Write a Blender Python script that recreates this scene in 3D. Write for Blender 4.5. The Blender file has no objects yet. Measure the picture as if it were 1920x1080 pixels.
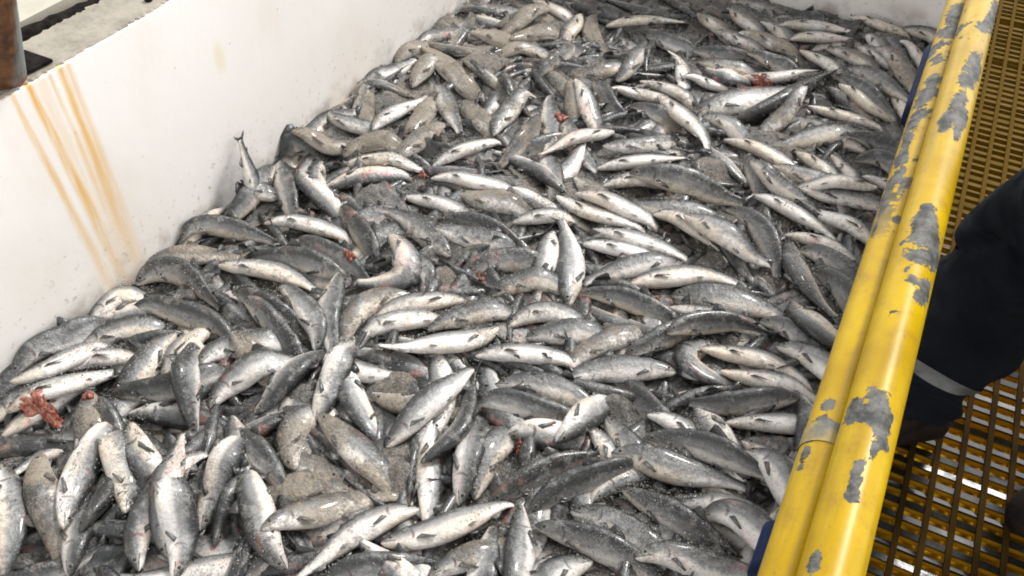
import bpy, math, random
import numpy as np
from mathutils import Vector, Matrix
random.seed(7); rng = np.random.default_rng(7)
S = bpy.context.scene
COL = S.collection

# ------------------------------------------------------------------ camera
CAM_R = None
def _n(v): v = np.array(v, float); return v/np.linalg.norm(v)
F = 1630.0
_D = _n((900-960, 2200-540, F)); _Y = _n((2085-960, -1030-540, F)); _Y = _n(_Y-_Y@_D*_D)
_U = -_D; _X = np.cross(_Y, _U); R = np.array([_X, _Y, _U])
def ray(px, py): return R@_n((px-960, py-540, F))
def atz(px, py, z): r = ray(px, py); return r*(z/r[2])
def atx(px, py, x): r = ray(px, py); return r*(x/r[0])
def proj(P):
    q = R.T@np.asarray(P, float); return np.array([960+F*q[0]/q[2], 540+F*q[1]/q[2]])
cam = bpy.data.cameras.new('camera'); cam_o = bpy.data.objects.new('camera', cam); COL.objects.link(cam_o)
cam.sensor_width = 36; cam.lens = 36*F/1920; cam.clip_end = 500; cam.clip_start = 0.05
M3 = Matrix([[R[i][0], -R[i][1], -R[i][2]] for i in range(3)])
cam_o.matrix_world = M3.to_4x4()
S.camera = cam_o
S.render.resolution_x = 1024; S.render.resolution_y = 576

# ------------------------------------------------------------------ light
SUN = _n((.20, .62, .76))
elev = math.asin(SUN[2]); azim = math.atan2(SUN[0], SUN[1])
w = bpy.data.worlds.new('World'); S.world = w; w.use_nodes = True
nt = w.node_tree; bg = nt.nodes['Background']
sky = nt.nodes.new('ShaderNodeTexSky'); sky.sky_type = 'NISHITA'; sky.sun_disc = False
sky.sun_elevation = elev; sky.sun_rotation = azim
hs = nt.nodes.new('ShaderNodeHueSaturation'); hs.inputs['Saturation'].default_value = .0
nt.links.new(sky.outputs[0], hs.inputs['Color']); nt.links.new(hs.outputs[0], bg.inputs[0])
bg.inputs[1].default_value = .15
sl = bpy.data.lights.new('sun', 'SUN'); sl.energy = 1.5; sl.angle = math.radians(10); sl.color = (1, .975, .94)
so = bpy.data.objects.new('sun', sl); COL.objects.link(so)
so.rotation_euler = Vector(SUN).to_track_quat('Z', 'Y').to_euler()
S.cycles.filter_width = 1.9
S.view_settings.view_transform = 'Standard'; S.view_settings.look = 'None'
S.view_settings.exposure = 1.3; S.view_settings.gamma = 1

# ------------------------------------------------------------------ helpers
class NT:
    """tiny node builder"""
    def __init__(s, name):
        s.m = bpy.data.materials.new(name); s.m.use_nodes = True; s.t = s.m.node_tree
        s.b = s.t.nodes['Principled BSDF']
    def n(s, typ, **k):
        o = s.t.nodes.new('ShaderNode'+typ)
        for a, v in k.items(): setattr(o, a, v)
        return o
    def put(s, sock, v):
        if v is None: return
        if isinstance(v, bpy.types.NodeSocket): s.t.links.new(v, sock)
        else:
            if sock.type == 'RGBA' and len(v) == 3: v = (*v, 1)
            sock.default_value = v
    def math(s, op, a, b=None, c=None, clamp=False):
        o = s.n('Math', operation=op, use_clamp=clamp)
        for i, v in enumerate((a, b, c)): s.put(o.inputs[i], v) if v is not None else None
        return o.outputs[0]
    def mix(s, f, a, b):
        o = s.n('Mix', data_type='RGBA'); s.put(o.inputs[0], f); s.put(o.inputs[6], a); s.put(o.inputs[7], b)
        return o.outputs[2]
    def noise(s, scale, vec=None, detail=3, rough=.55, dist=0):
        o = s.n('TexNoise'); o.inputs['Scale'].default_value = scale; o.inputs['Detail'].default_value = detail
        o.inputs['Roughness'].default_value = rough; o.inputs['Distortion'].default_value = dist
        if vec is not None: s.t.links.new(vec, o.inputs['Vector'])
        return o.outputs['Fac']
    def voro(s, scale, vec=None, out='Distance', feature='F1'):
        o = s.n('TexVoronoi', feature=feature); o.inputs['Scale'].default_value = scale
        if vec is not None: s.t.links.new(vec, o.inputs['Vector'])
        return o.outputs[out]
    def ramp(s, f, lo, hi, a=0., b=1.):
        o = s.n('MapRange', interpolation_type='SMOOTHSTEP'); s.put(o.inputs[0], f)
        for i, v in zip((1, 2, 3, 4), (lo, hi, a, b)): s.put(o.inputs[i], v)
        return o.outputs[0]
    def map(s, vec, scale=(1, 1, 1), loc=(0, 0, 0), rot=(0, 0, 0)):
        o = s.n('Mapping'); s.t.links.new(vec, o.inputs[0]); o.inputs['Scale'].default_value = scale
        o.inputs['Location'].default_value = loc; o.inputs['Rotation'].default_value = rot; return o.outputs[0]
    def pos(s): return s.n('NewGeometry').outputs['Position']
    def uv(s): return s.n('UVMap').outputs[0]
    def sep(s, v):
        o = s.n('SeparateXYZ'); s.t.links.new(v, o.inputs[0]); return o.outputs
    def bump(s, h, strength=.3, dist=.01):
        o = s.n('Bump'); s.put(o.inputs['Height'], h); o.inputs['Strength'].default_value = strength
        o.inputs['Distance'].default_value = dist; s.t.links.new(o.outputs[0], s.b.inputs['Normal'])
    def set(s, **k):
        for a, v in k.items(): s.put(s.b.inputs[a.replace('_', ' ')], v)
        return s.m

def mesh_obj(name, V, Fc, mat, parent=None, smooth=False, uv=None, mats=None, mi=None):
    me = bpy.data.meshes.new(name)
    me.from_pydata([tuple(map(float, v)) for v in V], [], [tuple(int(i) for i in f) for f in Fc])
    for m in (mats or [mat]): me.materials.append(m)
    if mi is not None: me.polygons.foreach_set('material_index', np.array(mi, np.int32))
    if smooth: me.polygons.foreach_set('use_smooth', np.ones(len(me.polygons), bool))
    if uv is not None:
        l = me.uv_layers.new(name='UVMap'); idx = np.zeros(len(me.loops), np.int32)
        me.loops.foreach_get('vertex_index', idx)
        l.data.foreach_set('uv', np.asarray(uv, np.float32)[idx].ravel())
    me.update()
    o = bpy.data.objects.new(name, me); COL.objects.link(o)
    if parent is not None: o.parent = parent; o.matrix_parent_inverse = Matrix.Translation(-parent.location)
    return o
def tag(o, label=None, cat=None, group=None, kind=None):
    if label: o['label'] = label
    if cat: o['category'] = cat
    if group: o['group'] = group
    if kind: o['kind'] = kind
    return o
def empty(name, loc, **k):
    o = bpy.data.objects.new(name, None); COL.objects.link(o); o.location = loc; o.empty_display_size = .1
    return tag(o, **k)
class MB:
    def __init__(s): s.V = []; s.F = []
    def add(s, V, Fc):
        b = len(s.V); s.V += [tuple(v) for v in V]; s.F += [tuple(b+i for i in f) for f in Fc]
    def box(s, x0, x1, y0, y1, z0, z1):
        s.add([(x0, y0, z0), (x1, y0, z0), (x1, y1, z0), (x0, y1, z0), (x0, y0, z1), (x1, y0, z1), (x1, y1, z1), (x0, y1, z1)],
              [(0, 3, 2, 1), (4, 5, 6, 7), (0, 1, 5, 4), (1, 2, 6, 5), (2, 3, 7, 6), (3, 0, 4, 7)])
    def tube(s, pts, rad, seg=12, cap=True):
        P = [np.array(p, float) for p in pts]; n = len(P)
        rad = [rad]*n if np.isscalar(rad) else rad
        V = []; up = None
        for i, p in enumerate(P):
            t = _n(P[min(i+1, n-1)]-P[max(i-1, 0)])
            if up is None: up = np.array([0, 0, 1.]) if abs(t[2]) < .9 else np.array([1., 0, 0])
            up = _n(up-up@t*t); sd = np.cross(t, up)
            for k in range(seg):
                a = 2*math.pi*k/seg; V.append(p+rad[i]*(math.cos(a)*up+math.sin(a)*sd))
        Fc = [(i*seg+k, i*seg+(k+1) % seg, (i+1)*seg+(k+1) % seg, (i+1)*seg+k) for i in range(n-1) for k in range(seg)]
        if cap: Fc += [tuple(range(seg-1, -1, -1)), tuple((n-1)*seg+k for k in range(seg))]
        s.add(V, Fc)
    def build(s, name, mat, parent=None, smooth=False): return mesh_obj(name, s.V, s.F, mat, parent, smooth)

# dimensions of the place (camera at the origin, z up, y along the rail)
ZP = -2.90        # mean surface of the fish heap
XW = -2.93        # left wall face
YB = 6.47         # far wall face
ZL = -1.83        # ledge on top of the left wall
ZG = -1.55        # walkway grating
XE = .25          # walkway side of the hold

# ------------------------------------------------------------------ materials
def streak_mask(t, sy, sz):
    tot = None
    for (p, q, wd, st) in (((30, 195), (205, 530), .011, .75), ((60, 172), (225, 505), .017, 1.), ((98, 152), (215, 430), .009, .6), ((118, 140), (250, 480), .020, .85), ((80, 160), (228, 515), .03, .3), ((132, 135), (262, 480), .014, .55)):
        a = atx(*p, XW); b = atx(*q, XW); k = (b[1]-a[1])/(b[2]-a[2])
        wob = t.math('MULTIPLY', t.math('SUBTRACT', t.noise(3.2, t.map(t.pos(), (0, .3, 1.2), (p[0], 0, 0))), .5), .016)
        c = t.math('ADD', t.math('MULTIPLY_ADD', sz, k, a[1]-k*a[2]), wob)
        d = t.math('ABSOLUTE', t.math('SUBTRACT', sy, c))
        wide = t.math('MULTIPLY_ADD', t.math('SUBTRACT', ZL, sz), .02, wd)
        m = t.ramp(t.math('DIVIDE', d, wide), 1.5, .1)
        m = t.math('MULTIPLY', m, t.ramp(sz, b[2]-.35, a[2]-.2, st*.25, st))
        m = t.math('MULTIPLY', m, t.ramp(t.noise(5, t.map(t.pos(), (1, 9, .8), (0, p[0], 0))), .25, .6, .45, 1))
        tot = m if tot is None else t.math('MAXIMUM', tot, m)
    return tot
def m_wall(streaks):
    t = NT('white_wall_paint'); p = t.pos(); X, Y, Z = t.sep(p)
    c = t.mix(t.ramp(t.noise(1.3, p), .35, .75), (.83, .80, .77), (.78, .755, .72))
    c = t.mix(t.math('MULTIPLY', t.ramp(t.noise(2.2, t.map(p, (1, 1, .5)), 5), .5, .75), .35), c, (.72, .62, .52))
    # splashes and dirt low down by the heap
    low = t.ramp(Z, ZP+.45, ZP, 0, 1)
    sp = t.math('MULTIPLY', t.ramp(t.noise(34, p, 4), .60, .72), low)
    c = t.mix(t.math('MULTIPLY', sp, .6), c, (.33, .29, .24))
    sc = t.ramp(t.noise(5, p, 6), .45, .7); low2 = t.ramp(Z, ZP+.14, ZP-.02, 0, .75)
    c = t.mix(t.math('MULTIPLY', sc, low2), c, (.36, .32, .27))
    c = t.mix(t.ramp(t.voro(7, p), .05, .035, 0, .55), c, (.42, .38, .33))
    c = t.mix(t.ramp(t.voro(16, t.map(p, loc=(3, 1, 2))), .045, .025, 0, .5), c, (.36, .33, .3))
    if streaks:
        c = t.mix(streak_mask(t, Y, Z), c, (.70, .40, .07))
        a = atx(412, 108, XW); d = t.n('VectorMath', operation='DISTANCE'); t.t.links.new(t.map(p, (1, 2.2, 1), (0, 0, 0)), d.inputs[0]); d.inputs[1].default_value = (XW, a[1]*2.2, a[2])
        c = t.mix(t.ramp(d.outputs['Value'], .12, .03, 0, .45), c, (.74, .64, .34))
    t.bump(t.noise(14, p, 5), .25, .006)
    return t.set(Base_Color=c, Roughness=.5)
M_WALL = m_wall(True); M_WALL2 = m_wall(False)
def m_ledge():
    t = NT('worn_grey_coaming'); p = t.pos()
    c = t.mix(t.ramp(t.noise(5, p, 8, .75), .36, .6), (.17, .152, .12), (.27, .245, .20))
    c = t.mix(t.ramp(t.noise(30, p, 4), .6, .75, 0, .7), c, (.14, .125, .1))
    c = t.mix(t.ramp(t.noise(7, t.map(p, loc=(5, 5, 5)), 3), .68, .74, 0, .8), c, (.40, .19, .06))
    t.bump(t.noise(40, p, 4), .5, .006); return t.set(Base_Color=c, Roughness=.75)
M_LEDGE = m_ledge()
def simple(name, c1, c2, scale=20, rough=.6, bump=.3, metal=0., dist=.004, **k):
    t = NT(name); p = t.pos(); c = t.mix(t.ramp(t.noise(scale, p, 5), .35, .68), c1, c2)
    t.bump(t.noise(scale*3, p, 4), bump, dist); return t.set(Base_Color=c, Roughness=rough, Metallic=metal, **k)
M_BLACK = simple('dirty_black_rubber', (.003, .0025, .002), (.016, .012, .010), 30, .9, Specular_IOR_Level=.1)
M_CREAM = simple('cream_deck_paint', (.42, .39, .31), (.34, .32, .26), 6, .55)
M_RUST = simple('flaking_rust', (.10, .035, .012), (.30, .13, .045), 22, .85, .7)
M_BLUE = simple('blue_hose_rubber', (.004, .010, .034), (.006, .013, .045), 30, .7, Specular_IOR_Level=.1)
M_SKIN = simple('skin', (.45, .27, .19), (.5, .3, .22), 20, .5)
M_BOOT = simple('brown_boot_leather', (.004, .003, .0025), (.014, .008, .006), 30, .75, Specular_IOR_Level=.12)
M_SOLE = simple('black_boot_rubber', (.01, .01, .01), (.02, .02, .02), 30, .7)
M_HAT = simple('white_helmet_shell', (.75, .75, .73), (.68, .68, .66), 10, .3)
def m_cloth():
    t = NT('navy_work_cloth'); p = t.pos()
    c = t.mix(t.ramp(t.noise(9, p, 4), .3, .7), (.0018, .0026, .0042), (.0042, .0056, .0082))
    t.bump(t.math('ADD', t.noise(7, t.map(p, (1, 1, 2)), 2, dist=.6), t.math('MULTIPLY', t.noise(420, p, 2), .03)), 1., .05)
    return t.set(Base_Color=c, Roughness=.95, Specular_IOR_Level=.12)
M_NAVY = m_cloth()
M_BAND = simple('reflective_tape', (.05, .05, .05), (.085, .085, .083), 40, .45)
def m_post():
    t = NT('post_paint_with_rust'); p = t.pos(); X, Y, Z = t.sep(p)
    m = t.math('MAXIMUM', t.ramp(t.math('ADD', Y, t.math('MULTIPLY', t.noise(9, p, 5), .08)), POST[1]+.035, POST[1]-.01), t.ramp(t.math('ADD', Z, t.math('MULTIPLY', t.noise(14, p, 4), .14)), ZL+.16, ZL+.05))
    c = t.mix(m, (.17, .185, .18), t.mix(t.ramp(t.noise(16, p, 5), .3, .7), (.035, .010, .004), (.17, .07, .022)))
    t.bump(t.noise(50, p, 4), .6, .004); return t.set(Base_Color=c, Roughness=.65)

# fish: uv.x = 0 snout..1 tail, uv.y = 0 belly..1 back ; object colour = (darkness, grime, blood, random)
def m_fish(fin=False):
    t = NT('salmon_fin' if fin else 'salmon_skin'); p = t.pos(); U, V, _ = t.sep(t.uv())
    oi = t.n('ObjectInfo'); cr = t.n('SeparateColor'); t.t.links.new(oi.outputs['Color'], cr.inputs[0])
    dark, grime, blood = cr.outputs[0], cr.outputs[1], cr.outputs[2]
    isl = t.n('NewGeometry').outputs['Random Per Island']; one = oi.outputs['Alpha']
    rnd = t.math('MULTIPLY_ADD', t.math('SUBTRACT', oi.outputs['Random'], isl), one, isl)
    dark = t.math('MULTIPLY_ADD', t.math('SUBTRACT', isl, .5), t.math('SUBTRACT', 1, one), dark)
    co = t.n('CombineXYZ'); t.put(co.inputs[0], U); t.put(co.inputs[1], t.math('MULTIPLY', V, .35)); t.put(co.inputs[2], t.math('MULTIPLY', rnd, 40)); q = co.outputs[0]
    wob = t.math('MULTIPLY', t.math('SUBTRACT', t.noise(5, q, 3), .5), .22)
    v = t.math('ADD', t.math('ADD', V, wob), t.math('MULTIPLY', t.math('SUBTRACT', dark, .5), .35))
    silver = t.mix(rnd, (.145, .147, .146), (.27, .272, .272))
    belly = t.mix(rnd, (.56, .53, .495), (.74, .71, .68))
    back = t.mix(rnd, (.008, .010, .011), (.026, .029, .030))
    belly = t.mix(t.math('MULTIPLY', t.ramp(t.noise(2.6, p, 3), .42, .62), .75), belly, (.56, .48, .37))
    c = t.mix(t.ramp(v, .26, .50), belly, silver)
    c = t.mix(t.ramp(v, .50, .82), c, back)
    # fine scale shimmer and spots
    sc = t.voro(85, t.map(q, (1, 1.6, 1)), 'Color'); scv = t.n('SeparateColor'); t.t.links.new(sc, scv.inputs[0])
    c = t.mix(t.math('MULTIPLY', scv.outputs[0], t.ramp(v, .25, .6, .1, .45)), c, t.mix(.5, c, (.02, .02, .02)))
    spot = t.math('MULTIPLY', t.ramp(t.voro(17, q), .22, .12), t.ramp(v, .5, .62))
    spot = t.math('MULTIPLY', spot, t.ramp(t.noise(9, q), .42, .5))
    c = t.mix(spot, c, (.012, .012, .012))
    # head: darker crown, gill plate edge, mouth line
    gu = t.math('ADD', U, t.math('MULTIPLY', t.math('POWER', t.math('ABSOLUTE', t.math('SUBTRACT', V, .45)), 2.), .28))
    gill = t.math('MULTIPLY', t.math('MULTIPLY', t.ramp(t.math('ABSOLUTE', t.math('SUBTRACT', gu, .205)), .014, .004), t.ramp(V, .75, .62, 0, .75)), t.ramp(V, .2, .34))
    c = t.mix(t.math('MULTIPLY', t.ramp(gu, .2, .18), t.ramp(v, .45, .7, .1, .75)), c, (.04, .04, .036))
    c = t.mix(gill, c, t.mix(rnd, (.012, .008, .007), (.07, .018, .012)))
    mouth = t.math('MULTIPLY', t.ramp(t.math('ABSOLUTE', t.math('SUBTRACT', V, t.math('MULTIPLY_ADD', U, -1.2, .47))), .045, .02), t.ramp(U, .1, .088))
    c = t.mix(mouth, c, (.03, .015, .012))
    du = t.math('SUBTRACT', U, .062); dw = t.math('MULTIPLY', t.math('SUBTRACT', V, .61), .085)
    er = t.math('SQRT', t.math('ADD', t.math('MULTIPLY', du, du), t.math('MULTIPLY', dw, dw)))
    c = t.mix(t.ramp(er, .020, .017, 0, .55), c, (.22, .20, .16))
    # pinkish bruising and blood
    bl = t.math('MULTIPLY', t.ramp(t.noise(4.5, t.map(q, loc=(7, 0, 0)), 4), .56, .74), blood)
    c = t.mix(bl, c, t.mix(t.noise(30, q), (.50, .11, .08), (.62, .34, .28)))
    bl2 = t.ramp(t.noise(3.2, t.map(q, loc=(3, 5, 0)), 3), .5, .8, 0, .35)
    c = t.mix(t.math('MULTIPLY', bl2, t.ramp(v, .55, .3)), c, (.62, .40, .33))
    # slime, scum and slush lying on the skin
    g1 = t.noise(5.5, p, 6, .62); g2 = t.noise(75, p, 5, .7); nz = t.sep(t.n('NewGeometry').outputs['Normal'])[2]
    gm = t.math('ADD', t.math('ADD', g1, t.math('MULTIPLY', t.math('SUBTRACT', g2, .5), .55)), t.math('MULTIPLY_ADD', grime, .48, -.34))
    gm = t.math('MULTIPLY', t.ramp(gm, .44, .66), t.ramp(nz, .0, .6, .35, 1.))
    gcol = t.mix(t.noise(120, p, 3, .7), (.07, .056, .040), (.42, .345, .255))
    c = t.mix(t.math('MULTIPLY', gm, .85), c, gcol)
    mo = t.ramp(t.noise(30, t.map(p, (1, 1, 1), (2, 7, 1)), 6, .78), .47, .6); c = t.mix(t.math('MULTIPLY', mo, t.ramp(t.noise(6, p, 2), .35, .7, .15, .85)), c, t.mix(.72, c, (.015, .014, .012)))
    # scales rubbed off in pale patches, black wet skin showing between
    ru = t.ramp(t.noise(16, t.map(p, loc=(9, 1, 4)), 6, .75), .52, .62); c = t.mix(t.math('MULTIPLY', ru, t.ramp(t.noise(260, p, 2, .8), .45, .6, .1, .45)), c, (.46, .44, .41))
    # dark watery grit in fine flecks
    fl = t.ramp(t.noise(120, p, 4, .8), .54, .66); c = t.mix(t.math('MULTIPLY', fl, .55), c, (.035, .033, .03))
    fw = t.ramp(t.noise(190, t.map(p, loc=(4, 2, 1)), 3, .8), .57, .66); c = t.mix(t.math('MULTIPLY', fw, t.ramp(v, .75, .4, .16, .32)), c, (.7, .69, .66))
    if fin: c = t.mix(.55, c, (.035, .033, .03))
    r = t.math('ADD', t.math('MULTIPLY', gm, .3), t.math('MULTIPLY_ADD', t.noise(40, p, 4), .42, .08))
    h = t.math('ADD', t.math('MULTIPLY', g2, t.math('MULTIPLY_ADD', gm, 1.2, .25)), t.math('ADD', t.math('MULTIPLY', t.noise(9, p, 2), 2.2), t.math('MULTIPLY', t.noise(42, p, 4, .7), .9)))
    t.bump(h, .8, .008)
    return t.set(Base_Color=c, Roughness=r, Specular_IOR_Level=.5, Coat_Weight=.2, Coat_Roughness=.09)
M_FISH = m_fish(); M_FIN = m_fish(True)
M_EYE = NT('fish_eye').set(Base_Color=(.01, .01, .01), Roughness=.12)
def m_slush():
    t = NT('grey_ice_slush'); p = t.pos(); f = t.noise(150, p, 6, .8); g = t.noise(26, p, 5, .7); k = t.noise(2.2, p, 3)
    c = t.mix(t.ramp(f, .40, .60), (.014, .013, .012), (.34, .325, .30))
    c = t.mix(t.ramp(g, .35, .6, .85, 0), c, (.05, .047, .042))
    c = t.mix(t.math('MULTIPLY', t.ramp(k, .42, .6, 0, .55), t.ramp(t.noise(60, p, 4, .8), .4, .6)), c, (.30, .225, .16))
    t.bump(t.math('ADD', f, t.math('MULTIPLY', g, 2.)), .9, .012)
    return t.set(Base_Color=c, Roughness=t.ramp(g, .3, .6, .18, .6), Specular_IOR_Level=.6)
M_SLUSH = m_slush()
M_ICE = simple('ice_grains', (.10, .095, .085), (.42, .405, .38), 60, .4, .2)
def m_flesh():
    t = NT('raw_salmon_flesh'); p = t.pos()
    c = t.mix(t.ramp(t.noise(60, p, 4), .35, .65), (.20, .03, .018), (.34, .15, .10))
    c = t.mix(t.ramp(t.noise(28, p, 4), .55, .68, 0, .6), c, (.20, .02, .015)); t.bump(t.noise(80, p, 4), .7, .008)
    return t.set(Base_Color=c, Roughness=.3, Subsurface_Weight=.0)
M_FLESH = m_flesh()

# ------------------------------------------------------------------ the hold
def struct(o, label=None): o['kind'] = 'structure'; return o
mb = MB(); mb.box(-3.2, .4, -1.5, YB+.3, -3.6, -3.5); struct(mb.build('hold_floor', M_WALL2))
def gridwall(name, mat, a, b, c, d, nu, nv, amp=.004, label=None, thick=None, axis=0):
    """a gently uneven painted slab with real thickness; a,b,c,d = corners of its face"""
    a, b, c, d = map(np.array, (a, b, c, d)); V = []; Fc = []
    nrm = _n(np.cross(b-a, d-a))
    for j in range(nv+1):
        for i in range(nu+1):
            u, v = i/nu, j/nv; p = (a*(1-u)+b*u)*(1-v)+(d*(1-u)+c*u)*v
            e = 0 if i in (0, nu) or j in (0, nv) else 1
            V.append(p)
    for j in range(nv):
        for i in range(nu): k = j*(nu+1)+i; Fc.append((k, k+1, k+nu+2, k+nu+1))
    n0 = len(V); V += [a-nrm*thick, b-nrm*thick, c-nrm*thick, d-nrm*thick]; Fc.append((n0+3, n0+2, n0+1, n0))
    bot = [i for i in range(nu+1)]; top = [nv*(nu+1)+i for i in range(nu+1)]
    lf = [j*(nu+1) for j in range(nv+1)]; rt = [j*(nu+1)+nu for j in range(nv+1)]
    Fc.append(tuple(reversed(bot))+(n0, n0+1)); Fc.append(tuple(top)+(n0+2, n0+3))
    Fc.append(tuple(lf)+(n0+3, n0)); Fc.append(tuple(reversed(rt))+(n0+1, n0+2))
    return mesh_obj(name, V, Fc, mat, smooth=False)
lw = gridwall('hold_wall', M_WALL, (XW, -1.5, -3.5), (XW, 8, -3.5), (XW, 8, ZL-.008), (XW, -1.5, ZL-.008), 60, 12, .004, thick=.27)
tag(lw, 'white painted side wall of the fish hold streaked with orange rust', 'wall')
bw = gridwall('hold_wall', M_WALL2, (XW+.001, YB, -3.5), (XE, YB, -3.5), (XE, YB, ZG-.05), (XW+.001, YB, ZG-.05), 20, 8, .004, thick=.2)
# face must look toward -y
tag(bw, 'white end wall closing the far end of the fish hold behind the heap', 'wall')
mb = MB(); mb.box(XE, XE+.12, -1.5, YB+.25, -3.5, ZG-.092)
tag(mb.build('hold_wall', M_WALL2), 'near side wall of the hold hidden below the walkway edge', 'wall')

# ledge: chipped grey cap on the left wall
V = []; Fc = []; n = 700; ys = np.linspace(-1.5, 8, n+1)
for i, y in enumerate(ys):
    j1 = rng.normal()*.0022+.0006*math.sin(y*9); j2 = rng.normal()*.006
    for (x, z) in ((XW-.016+j1*2.2, ZL-.009), (XW-.017+j1*2.2, ZL-.004), (XW-.022+j1*2.2, ZL+.001), (XW-.15, ZL+.003*math.sin(y*3)), (XW-.268+j2, ZL), (XW-.275+j2, ZL-.09)):
        V.append((x, y, z))
for i in range(n):
    for k in range(5): a = i*6+k; Fc.append((a, a+6, a+7, a+1))
ledge = mesh_obj('wall_ledge', V, Fc, M_LEDGE)
tag(ledge, 'worn grey ledge capping the left white wall, its edge chipped', 'ledge')
mb = MB(); mb.box(-3.36, -3.19, -1.5, 8, -2.1, ZL-.1)
tag(mb.build('drain_channel', M_BLACK), 'dark open channel behind the grey ledge', 'channel')
mb = MB(); pts = []; 
for i in range(140):
    y = .4+i*.04; pts.append((-3.262+.012*math.sin(y*3.1)+rng.normal()*.003, y, ZL-.028+.008*math.sin(y*7)))
mb.tube(pts, [.036+rng.normal()*.004 for _ in pts], 10)
tag(mb.build('old_rope', M_BLACK, smooth=True), 'thick blackened rope lying in the channel beside the ledge', 'rope')
mb = MB(); mb.box(-7, -3.325, -1.5, 8, -2.1, ZL+.012)
struct(mb.build('side_deck', M_CREAM))

# post on the ledge, leaning, with a flat dark patch at its foot
POST = atz(16, 150, ZL)
top = ray(-22, -30)*3.55; base = POST+np.array([-.02, 0, 0])
M_POST = m_post()
pr = empty('rusty_post', tuple(base), label='leaning grey post with heavy rust standing on the wall ledge', cat='post')
ax = _n(top-base); L = .95
def prism(mb, base, ax, L, prof, twist=0.):
    sd = _n(np.cross(ax, (0, 1, 0))); fw = np.cross(sd, ax)
    V = []; n = len(prof)
    for h in (0, L):
        for a, b in prof: V.append(base+ax*h+sd*a+fw*b)
    mb.add(V, [(i, (i+1) % n, n+(i+1) % n, n+i) for i in range(n)]+[tuple(range(n-1, -1, -1)), tuple(range(n, 2*n))])
mb = MB(); r0, r1 = .078, .048
prism(mb, base-ax*.0, ax, L, [(r0*math.cos(a)+0*a, r0*math.sin(a)) for a in np.linspace(0, 2*math.pi, 25)[:-1]])
shaft = mb.build('post_shaft', M_POST, pr, smooth=False)
g = [atz(*p, ZL+.006) for p in ((48, 98), (100, 116), (46, 143), (-40, 185), (-40, 120))]
mb = MB(); mb.add([*g, *[q+np.array([0, 0, .012]) for q in g]], [(4, 3, 2, 1, 0), (5, 6, 7, 8, 9)]+[(i, (i+1) % 5, 5+(i+1) % 5, 5+i) for i in range(5)])
mb.build('dark_foot_patch', M_BLACK, pr)  # thin black piece laid flat on the ledge, darkening the post foot
mb = MB(); b = atz(279, 1, ZL+.004); mb.tube([b, b+np.array([0, 0, .018])], .018, 6)
tag(mb.build('ledge_bolt', M_BLACK), 'dark bolt head on the grey ledge near the top edge', 'bolt')

# ------------------------------------------------------------------ walkway
def m_grate():
    t = NT('dirty_yellow_grating'); p = t.pos(); X, Y, Z = t.sep(p)
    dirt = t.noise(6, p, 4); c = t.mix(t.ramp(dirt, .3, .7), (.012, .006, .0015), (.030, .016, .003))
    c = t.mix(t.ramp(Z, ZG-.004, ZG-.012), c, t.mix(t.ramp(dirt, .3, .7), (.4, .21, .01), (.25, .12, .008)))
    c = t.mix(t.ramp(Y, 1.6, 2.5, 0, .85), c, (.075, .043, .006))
    t.bump(t.noise(90, p, 3), .3, .003); return t.set(Base_Color=c, Roughness=.9, Specular_IOR_Level=.04)
def m_cross():
    t = NT('wet_crossbar'); p = t.pos(); X, Y, Z = t.sep(p)
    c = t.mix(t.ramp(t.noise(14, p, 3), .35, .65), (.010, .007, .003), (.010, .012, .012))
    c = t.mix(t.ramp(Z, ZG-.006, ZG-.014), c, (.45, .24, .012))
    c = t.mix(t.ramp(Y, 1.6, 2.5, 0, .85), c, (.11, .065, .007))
    t.bump(t.noise(38, p, 2), .12, .002)
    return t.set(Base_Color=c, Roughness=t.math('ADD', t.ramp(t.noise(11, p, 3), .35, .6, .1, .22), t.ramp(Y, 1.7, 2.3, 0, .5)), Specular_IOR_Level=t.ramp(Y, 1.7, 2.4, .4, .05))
SX, SY = .0500, .0370
mb = MB(); x = XE+.02
while x < 2.1: mb.box(x, x+.0115, -.6, 7.4, ZG-.026, ZG); x += SX
mc = MB(); y = -.6; k = 0
while y < 7.4:
    tl = rng.normal()*math.radians(11); hw = .0070; dz = math.tan(tl)*hw
    z = ZG-.004; x0, x1 = XE+.02, 2.1
    mc.add([(x0, y-hw, z-.018), (x1, y-hw, z-.018), (x1, y+hw, z-.018), (x0, y+hw, z-.018), (x0, y-hw, z-dz), (x1, y-hw, z-dz), (x1, y+hw, z+dz), (x0, y+hw, z+dz)],
           [(0, 3, 2, 1), (4, 5, 6, 7), (0, 1, 5, 4), (1, 2, 6, 5), (2, 3, 7, 6), (3, 0, 4, 7)])
    y += SY
gr = empty('walkway_grating', (1, 3, ZG), label='yellow-brown open bar grating of the walkway, wet crossbars glinting', cat='grating')
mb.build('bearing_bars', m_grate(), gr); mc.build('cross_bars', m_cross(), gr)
mb = MB(); mb.box(XE-.0, XE+.016, -.6, 7.4, ZG-.05, ZG+.003); mb.build('edge_bar', simple('edge_bar_paint', (.3, .18, .01), (.1, .06, .02), 12), gr)
mb = MB(); mb.box(XE+.004, 2.2, -.7, 7.5, ZG-.085, ZG-.058)
struct(mb.build('walkway_deck', simple('ochre_deck_plate', (.48, .27, .008), (.28, .15, .006), 9, .95, .3, Specular_IOR_Level=.05)))

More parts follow.
